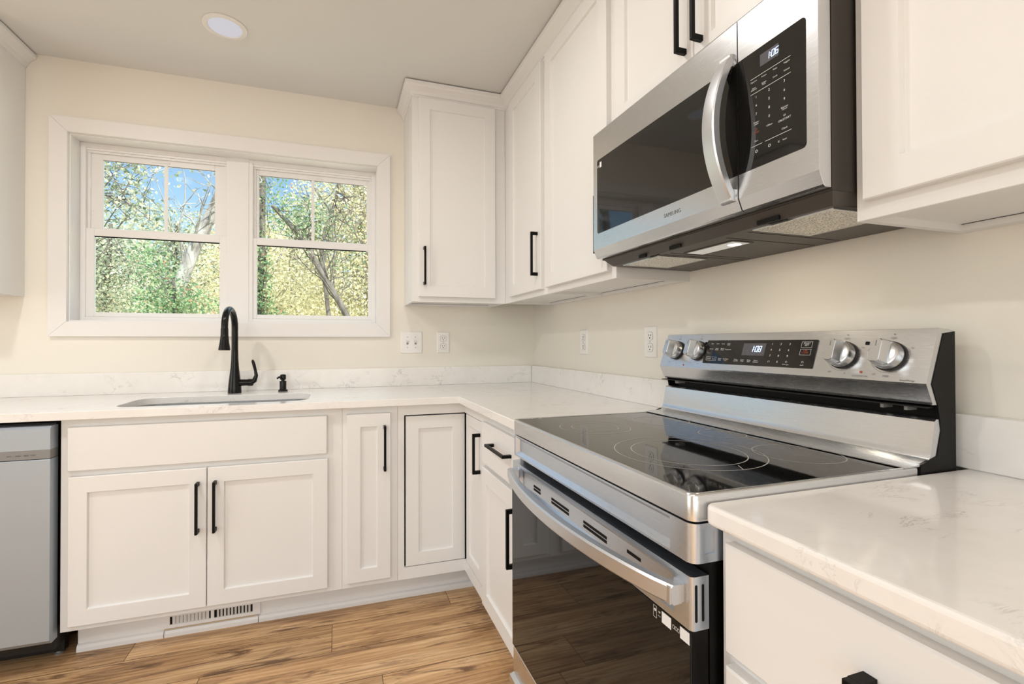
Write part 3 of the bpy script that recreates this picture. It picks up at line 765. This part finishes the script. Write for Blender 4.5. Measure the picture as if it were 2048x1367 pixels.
def seven(mb, s, o, right, up, nn, h, wd=None):
    w_ = wd or h*.48; th = h*.085; x = 0; o = Vector(o)
    def q(x0, x1, y0, y1):
        mb.bm.faces.new([mb.bm.verts.new(o+right*(a+b_*.12)+up*b_+nn*.0005) for a, b_ in ((x0, y0), (x1, y0), (x1, y1), (x0, y1))])
    for ch in s:
        if ch == ':':
            for yy in (.3, .62): q(x, x+th*1.3, h*yy, h*yy+th*1.3)
            x += h*.22; continue
        off = w_*.55 if ch == '1' else 0
        if ch == '1': x -= off
        for sg in SEG[ch]:
            x0, x1, y0, y1 = {'a': (0, w_, h-th, h), 'd': (0, w_, 0, th), 'g': (0, w_, h/2-th/2, h/2+th/2), 'b': (w_-th, w_, h/2, h), 'c': (w_-th, w_, 0, h/2), 'f': (0, th, h/2, h), 'e': (0, th, 0, h/2)}[sg]
            q(x+x0, x+x1, y0, y1)
        x += w_+h*.14
mb = MB(); seven(mb, '1:08', PP(-1.712, .055, .0014), RV, UPV, NV, .0165); mb.build('clock_digits', 'led', ds)
mb = MB()
def pt(s, y, tt, size=.0052, lift=.0009): mb.text(s, size, PP(y, tt, lift), RV, UPV)
Y = lambda f: -1.550-.336*f
for s, f, tt in (('Bake', .06, .0775), ('Broil', .12, .0775), ('Roast', .178, .0775), ('Conv.\nBake', .24, .0765), ('Air Fry', .06, .0615), ('Keep\nWarm', .122, .0610), ('Bread\nProof', .182, .0610), ('Dehydrate', .245, .0605),
                 ('On/Off', .057, .0315), ('Level', .112, .0315), ('Steam\nClean', .180, .0310), ('Self Clean\nLock', .243, .0305), ('Timer\nOn/Off', .350, .0300), ('Cook\nTime', .412, .0300), ('Delay\nStart', .476, .0300), ('Smart\nControl', .540, .0295)):
    pt(s, Y(f), tt, .0050)
for i, row in enumerate(('123', '456', '789')):
    for j, ch in enumerate(row): pt(ch, Y(.655+.072*j), .0770-.0155*i, .0075)
pt('0', Y(.727), .0305, .0075); pt('Oven Light', Y(.80), .0245, .0038); pt('Lock', Y(.925), .0250, .0045); pt('START\n/SET', Y(.928), .0765, .0058)
for f, tt in ((.655, .0305), (.80, .0310), (.925, .0320)):
    c_ = PP(Y(f), tt, .0009)
    for k in range(14):
        a, b_ = math.radians(-150+300*k/14+90), math.radians(-150+300*(k+1)/14+90)
        mb.bm.faces.new([mb.bm.verts.new(c_+RV*(r*math.cos(q))+UPV*(r*math.sin(q))) for r, q in ((.0020, a), (.0026, a), (.0026, b_), (.0020, b_))])
def poutline(mb, y0, y1, t0, t1, wd=.0006):
    for a0, a1, c0, c1 in ((y0, y1, t0, t0+wd), (y0, y1, t1-wd, t1), (y0, y0-wd, t0, t1), (y1+wd, y1, t0, t1)):
        mb.bm.faces.new([mb.bm.verts.new(PP(a, c, .0009)) for a, c in ((a0, c0), (a1, c0), (a1, c1), (a0, c1))])
poutline(mb, Y(.888), Y(.968), .0685, .0835); poutline(mb, Y(.888), Y(.968), .0500, .0650); poutline(mb, Y(.025), Y(.138), .0265, .0375)
mb.build('lettering', 'print_white', cp)
mb = MB(); pt('OFF\nCLEAR', Y(.928), .0580, .0056); mb.build('lettering', 'print_red', cp).__setitem__('label', 'red OFF/CLEAR print')
mb = MB()
KN = ((-1.424, .055), (-1.518, .055), (-1.950, .052), (-2.040, .052))
for i, (y, tt) in enumerate(KN):
    mb = MB(); pt('OFF', y, tt+.0385, .0058, .0003); pt('HI', y-.036, tt+.018, .0045, .0003); pt('LO', y+.022, tt-.0385, .005, .0003)
    pt('MED', y+.0, tt-.0415, .0055, .0003) if i in (3,) else pt('2', y-.01, tt-.040, .005, .0003)
    c_ = PP(y, tt, .0003)
    for k in range(26):
        a, b_ = math.radians(150+240*k/26), math.radians(150+240*(k+1)/26)
        mb.bm.faces.new([mb.bm.verts.new(c_+RV*(r*math.cos(q))+UPV*(r*math.sin(q))) for r, q in ((.0342, a), (.0346, a), (.0346, b_), (.0342, b_))])
    for dy in (0,):
        c_ = PP(y, tt+.047, .0003); mb.bm.faces.new([mb.bm.verts.new(c_+RV*a+UPV*b_) for a, b_ in ((-.001, -.001), (.001, -.001), (.001, .001), (-.001, .001))])
    mb.build('knob_markings', 'print_grey', bg)
mb = MB(); pt('COOKTOP ON', -1.992, .0075, .0045, .0003); pt('SmartThings', -2.078, .0045, .0050, .0003)
mb.build('panel_print', 'print_grey', bg)
for y, tt in ((-1.542, .080), (-1.916, .080), (-1.993, .080)):
    mb = MB(); pquad(mb, y+.0035, y-.0035, tt-.0035, tt+.0035, 0, .0004); mb.build('burner_icon', 'dark_slot', bg)
for y, tt in ((-1.470, .008), (-1.993, .0165)): MB().lathe(PP(y, tt, 0), NV, [(.0026, 0), (.0026, .0006)], 14).build('indicator_lamp', 'print_red', bg)
for y, tt in KN:
    o = PP(y, tt)
    kb = MB().lathe(o, NV, [(.0305, -.001), (.0305, .005), (.027, .0055)], 36, RV).build('knob', 'black_plastic', bg, 30)
    MB().lathe(o, NV, [(.0288, .005), (.0280, .019), (.0264, .0235), (.0232, .025)], 40, RV).build('skirt', 'steel_plain', kb, 30)
    def kr(a, b_, h): return [tuple(o+RV*x+UPV*z+NV*h) for x, z in ((-a, -b_*.84), (-a*.55, -b_), (a*.55, -b_), (a, -b_*.84), (a, b_*.84), (a*.55, b_), (-a*.55, b_), (-a, b_*.84))]
    MB().loft([kr(.0150, .0262, .022), kr(.0145, .0260, .028), kr(.0098, .0238, .0445), kr(.0090, .0230, .0455)]).build('grip', 'steel_plain', kb)
    m = MB(); m.loft([[tuple(o+RV*x+UPV*z+NV*h) for x, z in ((-.0006, .008), (.0006, .008), (.0006, .020), (-.0006, .020))] for h in (.044, .0459)]); m.build('pointer_line', 'print_grey', kb)

# ------------------------------------------------------------------ microwave
MY0, MY1, MS = -1.3575, -2.0975, -1.9275
t = thing('microwave', 'stainless steel over-the-range microwave with black glass and curved handle, above the stove', 'microwave', (-.2, -1.725, 1.40))
hs = MB(); hs.box(-.349, -.004, MY1+.001, MY0-.001, 1.421, 1.8235); hs = hs.build('housing', 'brown_black', t)
MB().box(-.3525, -.349, MY1+.004, MY0-.004, 1.425, 1.82).build('door_gap', 'dark_slot', hs)
fprof = [(-.353, 1.8235), (-.376, 1.8235), (-.3795, 1.8215), (-.381, 1.818), (-.381, 1.452), (-.3795, 1.4485), (-.371, 1.428), (-.367, 1.4245), (-.353, 1.4245)]
def front(y0, y1, name):
    mb = MB(); e = .0003
    rr = [[(p[0]+(.0015 if p[0] < -.36 else 0), y0, p[1]) for p in fprof], [(p[0], y0-e, p[1]) for p in fprof], [(p[0], y1+e, p[1]) for p in fprof], [(p[0]+(.0015 if p[0] < -.36 else 0), y1, p[1]) for p in fprof]]
    return mb.loft(rr).build(name, 'steel', t)
dr = front(MY0, MS+.0012, 'door'); cpn = front(MS-.0012, MY1, 'control_panel')
def gplate(y0, y1, z0, z1, name, parent, corners, r=.008):
    p = rrect(-y0, -y1, z0, z1, r, 5, corners)
    return MB().loft([[(-.379, -a, c) for a, c in p], [(-.3816, -a, c) for a, c in p]]).build(name, 'black_glass', parent)
dg = gplate(-1.381, MS+.0014, 1.500, 1.7325, 'door_glass', dr, (0, 1, 1, 0))
cg = gplate(MS-.0014, -2.0755, 1.500, 1.7325, 'control_glass', cpn, (1, 0, 0, 1))
# scooped grip hollow either side of the seam
for sgn, par, yy0 in ((1, dg, MS+.0016), (-1, cg, MS-.0016)):
    p = []
    for k in range(17):
        zz = 1.503+.227*k/16; p.append((yy0+sgn*(.010+.020*math.sin(math.pi*k/16)*(1 if sgn > 0 else .85)), zz))
    q = [(yy0, 1.503), *[(a, c) for a, c in p], (yy0, 1.730)]
    MB().loft([[(-.3815, a, c) for a, c in q], [(-.3819, a, c) for a, c in q]]).build('grip_hollow', 'black_enamel', par)
RU, ZU = Vector((0, -1, 0)), Vector((0, 0, 1))
mb = MB(); mb.text('SAMSUNG', .0135, (-.3811, -1.728, 1.474), RU, ZU); mb.build('logo', 'print_grey', dr)
mb = MB(); mb.box(-.3820, -.3816, -1.407, -1.397, 1.705, 1.722); mb.build('sticker', 'sticker', dg)
mb = MB()
for k in range(3): outline(mb, -.3819, -1.3825-.0045*k, -1.3863-.0045*k, 1.708, 1.714)
mb.build('label_print', 'print_white', dg)
ds = MB().box(-.3822, -.3815, -2.0225, -1.9825, 1.6935, 1.7165).build('display', 'display_bg', cg)
mb = MB(); seven(mb, '1:06', Vector((-.3822, -2.000, 1.6985)), RU, ZU, Vector((-1, 0, 0)), .0125, .0065); mb.build('clock_digits', 'led', ds)
mb = MB()
def mt(s, y, z, size=.0048): mb.text(s, size, (-.3817, y, z), RU, ZU)
for z, y0, y1 in ((1.6785, -1.960, -2.047), (1.6480, -1.960, -2.047), (1.5435, -1.993, -2.048), (1.5435, -1.961, -1.986)):
    mb.face([(-.3821, y0, z-.0004), (-.3821, y1, z-.0004), (-.3821, y1, z+.0004), (-.3821, y0, z+.0004)])
for y, a, c in ((-1.968, 'Popcorn', 'Auto\nDefrost'), (-1.991, 'Potato', 'Soften\nMelt'), (-2.015, 'Pizza', 'Cook'), (-2.039, 'Veggies', 'Reheat')):
    mt(a, y, 1.6720, .0042); mt(c, y, 1.6575, .0042)
for i, row in enumerate(('123', '456', '789')):
    for y, ch in zip((-1.973, -2.002, -2.034), row): mt(ch, y, 1.6390-.0168*i, .0072)
mt('0', -2.002, 1.5885, .0072); mt('Power\nLevel', -1.973, 1.5875, .0046); mt('Kitchen\nTimer', -2.034, 1.5890, .0046); mt('+30sec', -2.002, 1.5715, .0050)
mt('OK/START', -2.034, 1.5680, .0055); mt('Clock', -2.034, 1.5515, .0050); mt('Eco', -1.973, 1.5525, .0050); mt('Vent', -2.034, 1.5310, .0045)
for y, z, r in ((-1.973, 1.5320, .0030), (-2.002, 1.5320, .0030), (-2.022, 1.5310, .0018), (-2.034, 1.5755, .0022)):
    for k in range(8):
        a, b_ = math.radians(45*k), math.radians(45*k+30)
        mb.face([(-.3821, y-q*math.cos(v_), z+q*math.sin(v_)) for q, v_ in ((r*.55, a), (r, a), (r, b_), (r*.55, b_))])
mb.build('lettering', 'print_white', cg)
mb = MB(); mt('STOP', -1.973, 1.5690, .0052)
for k in range(8):
    a, b_ = math.radians(45*k), math.radians(45*k+30)
    mb.face([(-.3821, -1.973-q*math.cos(v_), 1.5755+q*math.sin(v_)) for q, v_ in ((.0014, a), (.0022, a), (.0022, b_), (.0014, b_))])
mb.build('lettering', 'print_red', cg)
secs = []
for k in range(0, 21):
    u = k/10-1; z = 1.601+.153*u; xo = -.389-.048*(1-u*u)
    y0, y1 = -1.8905, -1.9215
    secs.append([(xo, y0+.002, z), (xo-.0015, y0-.004, z), (xo-.0015, y1+.004, z), (xo, y1-.0, z), (xo+.013, y1-.001, z), (xo+.013, y0+.003, z)])
h = MB().loft(secs).build('handle', 'handle_steel', dr, 14)
for z in (1.728, 1.4485): MB().box(-.394, -.380, -1.921, -1.892, z, z+.0255, .001, 1).build('handle_mount', 'handle_steel', dr)
# underside tray
mb = MB(); mb.loft([[(-.347, MY0-.002, 1.4235), (-.006, MY0-.002, 1.4235), (-.006, MY1+.002, 1.4235), (-.347, MY1+.002, 1.4235)],
                    [(-.322, MY0-.020, 1.4005), (-.006, MY0-.006, 1.4005), (-.006, MY1+.006, 1.4005), (-.322, MY1+.020, 1.4005)]])
tr = mb.build('base_tray', 'tray_grey', t)
for y0, y1 in ((-1.585, -1.425), (-2.068, -1.905)):
    f = MB().box(-.309, -.150, y0, y1, 1.3975, 1.4015, .001, 1).build('grease_filter', 'filter_mesh', tr)
    m = MB(); frame_ring(m, -.313, -.146, y0-.004, y1+.004, .006, 0, 1)
    m.bm.clear()
    for q in ((-.314, -.308, y0-.005, y1+.005), (-.151, -.145, y0-.005, y1+.005), (-.308, -.151, y0-.005, y0+.001), (-.308, -.151, y1-.001, y1+.005)): m.box(q[0], q[1], q[2], q[3], 1.3968, 1.4012)
    m.build('filter_frame', 'steel_plain', f)
MB().box(-.268, -.200, -1.800, -1.635, 1.3985, 1.4015, .001, 1).build('lamp_surround', 'brown_black', tr)
ln = MB().box(-.260, -.208, -1.794, -1.641, 1.3978, 1.4000).build('lamp_lens', 'lamp_lens', tr)
MB().lathe((-.228, -1.768, 1.3979), (0, 0, -1), [(.016, 0), (.014, .0005)], 20).build('bulb', 'bulb', ln)
mb = MB()
for q in ((-.335, -.329, -1.560, -1.530), (-.335, -.329, -1.700, -1.66), (-.335, -.329, -1.98, -1.93), (-.320, -.316, -1.60, -1.56), (-.320, -.316, -1.985, -1.945)):
    MB().box(q[0], q[1], q[2], q[3], 1.3996, 1.4085).build('slot', 'dark_slot', tr)
for y in (-1.598, -1.622, -1.815, -1.875): MB().box(-.300, -.02, y-.0012, y+.0012, 1.4, 1.4008).build('seam', 'dark_slot', tr)
lamp('cooktop_lamp', 'AREA', (-.234, -1.765, 1.3972), (0, 0, 0), .35, (1, .84, .62), shape='RECTANGLE', size=.04, size_y=.05)

# ------------------------------------------------------------------ outside
GZ = -.9
g = MB(); n = 24
gv = [[g.v((-40+80*i/n, .3+50*j/n, GZ+.25*math.sin(i*1.3)*math.cos(j*.9)+max(0, j-8)*.04)) for j in range(n+1)] for i in range(n+1)]
for i in range(n):
    for j in range(n): g.bm.faces.new((gv[i][j], gv[i+1][j], gv[i+1][j+1], gv[i][j+1]))
struct(g.build('ground', 'leaf_litter'))
rnd = random.Random(11)
def leafcloud(blobs, size, parent, m, name='foliage'):
    bm = bmesh.new(); lay = bm.faces.layers.float.new('leaf')
    for (cx, cy, cz, rx, ry, rz, n) in blobs:
        for _ in range(int(n*1.9)):
            while True:
                p = Vector((rnd.uniform(-1, 1), rnd.uniform(-1, 1), rnd.uniform(-1, 1)))
                if p.length < 1: break
            p = p*(.55+.45*p.length)
            c = Vector((cx+p.x*rx, cy+p.y*ry, cz+p.z*rz))
            a = Vector((rnd.gauss(0, 1), rnd.gauss(0, 1), rnd.gauss(0, 1))).normalized(); b = a.orthogonal().normalized()
            b = (b*math.cos(k0 := rnd.uniform(0, 6.28))+a.cross(b)*math.sin(k0))
            s = size*.68*rnd.uniform(.5, 1.35)
            f = bm.faces.new([bm.verts.new(c+q) for q in (a*s, b*s*.55, -a*s*.8, -b*s*.55)])
            f[lay] = rnd.random()*.97 if rnd.random() < .5 else rnd.random()*.72
    me = bpy.data.meshes.new(name); bm.to_mesh(me); bm.free(); me.materials.append(MATS[m])
    o = bpy.data.objects.new(name, me); C.objects.link(o); put(o, parent); return o
def wig(p0, p1, n, w):
    p0, p1 = Vector(p0), Vector(p1); out = [p0]
    for k in range(1, n): out.append(p0.lerp(p1, k/n)+Vector((rnd.uniform(-w, w), rnd.uniform(-w, w), rnd.uniform(-w, w))))
    return out+[p1]
def tree(name, label, trunk, r0, r1, blobs, lsize, lm, bk='bark_grey', nb=10, cat='tree', group=None, br=.02, twigs=2):
    t = thing(name, label, cat, trunk[0], group)
    tr = [Vector(p) for p in trunk]
    mb = MB(); mb.tube(tr, [r0+(r1-r0)*k/(len(tr)-1) for k in range(len(tr))], 10)
    mb.build('trunk', bk, t, 60)
    mb = MB()
    for k in range(nb):
        bl = rnd.choice(blobs) if blobs else None
        i = rnd.uniform(.35, 1)*(len(tr)-1); a = tr[int(i)].lerp(tr[min(int(i)+1, len(tr)-1)], i-int(i))
        if bl: e = Vector((bl[0]+rnd.uniform(-.8, .8)*bl[3], bl[1]+rnd.uniform(-.8, .8)*bl[4], bl[2]+rnd.uniform(-.8, .8)*bl[5]))
        L = wig(a, e, 6, .06*(e-a).length*.5); mb.tube(L, [br*(1-.14*q) for q in range(7)], 5)
        for _ in range(twigs):
            q = rnd.choice(L[2:]); d = Vector((rnd.uniform(-1, 1), rnd.uniform(-1, 1), rnd.uniform(-.4, 1)))*rnd.uniform(.3, .8)
            mb.tube(wig(q, q+d, 3, .05), [br*.45, br*.35, br*.25, br*.1], 4)
    if nb: mb.build('branches', bk, t)
    else: mb.bm.free()
    if blobs: leafcloud(blobs, lsize, t, lm)
    return t
tree('birch_tree', 'pale leaning tree trunk seen through the left window', [(-3.75, 5, -.95), (-3.55, 5, .6), (-3.30, 5, 1.95), (-3.07, 5, 2.64), (-2.86, 5, 3.12), (-2.70, 5, 3.55), (-2.42, 5.1, 4.4)], .10, .065,
     [(-3.0, 4.9, 3.7, .9, .8, .6, 60)], .05, 'leaf_mixed', 'bark_pale', 16, br=.016, twigs=4)
tree('ivy_shrub', 'green ivy thicket with a few red leaves at the foot of the leaning trunk', [(-3.2, 4.4, -.95), (-3.15, 4.4, 1.2), (-3.2, 4.4, 2.0)], .04, .02,
     [(-3.15, 4.4, 1.55, .55, .4, .45, 1500), (-3.35, 4.5, 1.9, .35, .4, .5, 500), (-3.0, 4.4, .7, .8, .5, .8, 900), (-3.55, 4.6, 2.3, .25, .3, .35, 220)], .034, 'leaf_ivy', nb=10, cat='shrub', br=.01)
tree('forked_tree', 'dark forked tree trunk seen through the right window', [(-.55, 6, -.9), (-.80, 6, 1.1), (-.977, 6, 1.63), (-1.205, 6, 2.045), (-1.439, 6, 2.43), (-1.603, 6, 2.77), (-1.80, 6, 3.05), (-2.2, 6, 3.5)], .066, .036,
     [(-1.7, 6, 3.3, .55, .5, .45, 420), (-1.2, 6.2, 3.0, .8, .5, .8, 260)], .044, 'leaf_green', nb=20, br=.014, twigs=5)
tree('slim_tree', 'slim dark trunk with a fork crossing the right window', [(-1.09, 7.5, -0.95), (-1.3, 7.5, 1.55), (-1.39, 7.5, 2.44), (-1.46, 7.5, 3.04), (-1.4, 7.5, 3.46), (-1.17, 7.5, 4.14), (-1.09, 7.5, 4.8)], 0.049, 0.026,
     [(-1.09, 7.5, 4.11, 0.81, 0.4, 0.7, 220), (-0.74, 7.5, 2.83, 0.7, 0.4, 0.81, 220)], .055, 'leaf_yellow', nb=16, br=.018, twigs=4)
tree('ivy_covered_tree', 'ivy-covered trunk at the left side of the right window', [(-2.75, 8.3, -0.95), (-2.69, 8.3, 2.2), (-2.67, 8.3, 5.41)], 0.087, 0.062,
     [(-2.67, 8.25, 2.2, 0.25, 0.2, 1.36, 850), (-2.57, 8.3, 4.18, 0.62, 0.3, 0.99, 450), (-2.51, 8.3, 1.33, 0.56, 0.25, 0.74, 450)], .055, 'leaf_ivy', nb=10, br=.014, twigs=3)
tree('maple_tree', 'yellow-leaved tree filling the right window behind the dark trunks', [(-.2, 10, -.8), (-.3, 10, 2.5), (-.6, 10, 5.5)], .14, .06,
     [(-.9, 10, 4.3, 1.7, 1.3, 1.4, 5200), (-1.3, 10.4, 2.2, 1.8, 1.2, 1.3, 4600), (.5, 10, 3, 1.3, 1.2, 2.2, 3400), (-.4, 9.6, 5.7, 1.4, 1, .8, 1300)], .062, 'leaf_yellow', 'bark_pale', nb=70, br=.02, twigs=5)
tree('maple_tree', 'pale yellow tree further back in the middle of the right window', [(-2.6, 14, -.7), (-2.5, 14, 3), (-2.5, 14, 5)], .14, .06,
     [(-2.6, 14, 3.6, 1.7, 1.3, 1.3, 2100), (-2.2, 13.6, 2.0, 2.2, 1.2, 1.2, 2000), (-3.8, 14, 2.6, 1.2, 1, 1.0, 1300)], .085, 'leaf_yellow', 'bark_pale', nb=24, br=.025, twigs=3)
tree('overhanging_tree', 'tree at the far left with grey-green leaves hanging into the sky', [(-6.6, 8, -.9), (-6.5, 8, 2.5), (-6.2, 8, 5.5)], .16, .08,
     [(-5.3, 8, 4.0, .75, .7, .55, 520), (-5.6, 8, 4.9, .9, .7, .5, 420), (-4.6, 7.8, 3.5, .5, .5, .5, 200), (-4.9, 8, 4.7, .6, .5, .4, 220)], .062, 'leaf_mixed', nb=22, br=.022, twigs=5)
far = [(-8.9, 15.6, 4.3, 'leaf_mixed', 'left'), (-7.0, 12.0, 3.3, 'leaf_mixed', ''), (-4.8, 18.3, 4.0, 'leaf_yellow', ''), (-8.2, 21.6, 5.5, 'leaf_mixed', ''), (-6.4, 28.4, 6.9, 'leaf_orange', ''), (-3.9, 24.6, 6.0, 'leaf_yellow', '')]
lb = ['grey-green bushy tree low at the left edge of the left window', 'mid-green tree low in the left window, behind the ivy', 'pale yellow tree low behind the leaning trunk', 'taller green tree below the sky in the left window', 'orange-topped tree below the sky, left of the leaning trunk', 'yellow-topped tree behind the upper part of the leaning trunk']
for (x, y, z, lm, _), l in zip(far, lb):
    s = y/13
    tree('woodland_tree', l, [(x, y, -.8), (x+.1, y, z*.6), (x+.2, y, z+1)], .12, .05,
         [(x, y, z, 1.5*s, 1.0, 1.15*s, 2300), (x+.5, y-.6, z-1.3*s, 1.7*s, 1, 1.2*s, 2000)], .07*s, lm, nb=24, br=.018*s, twigs=3, group='woodland trees behind the house')
for i, (x, y, h) in enumerate(((-15.5, 33, 5.6), (-12, 37.5, 6.4), (-8.5, 33, 5.9), (-4.2, 37.5, 7.2), (.2, 32.5, 9.6), (3.6, 24, 8.8))):
    tree('distant_tree', ['distant tree line at the left of the left window', 'distant tree line tree second from the left', 'distant tree in the middle of the left window skyline', 'distant tree behind the window mullion', 'distant tall tree behind the right window', 'distant tall tree at the right edge of the right window'][i],
         [(x, y, -.5), (x, y, h*.6), (x, y, h)], .15, .05, [(x, y, h*.62, 2.6, 1.4, h*.38, 1700), (x, y-.8, h*.3, 2.8, 1.4, h*.32, 1400)], .17, ('leaf_orange', 'leaf_mixed', 'leaf_yellow')[i % 3], nb=8, br=.03)
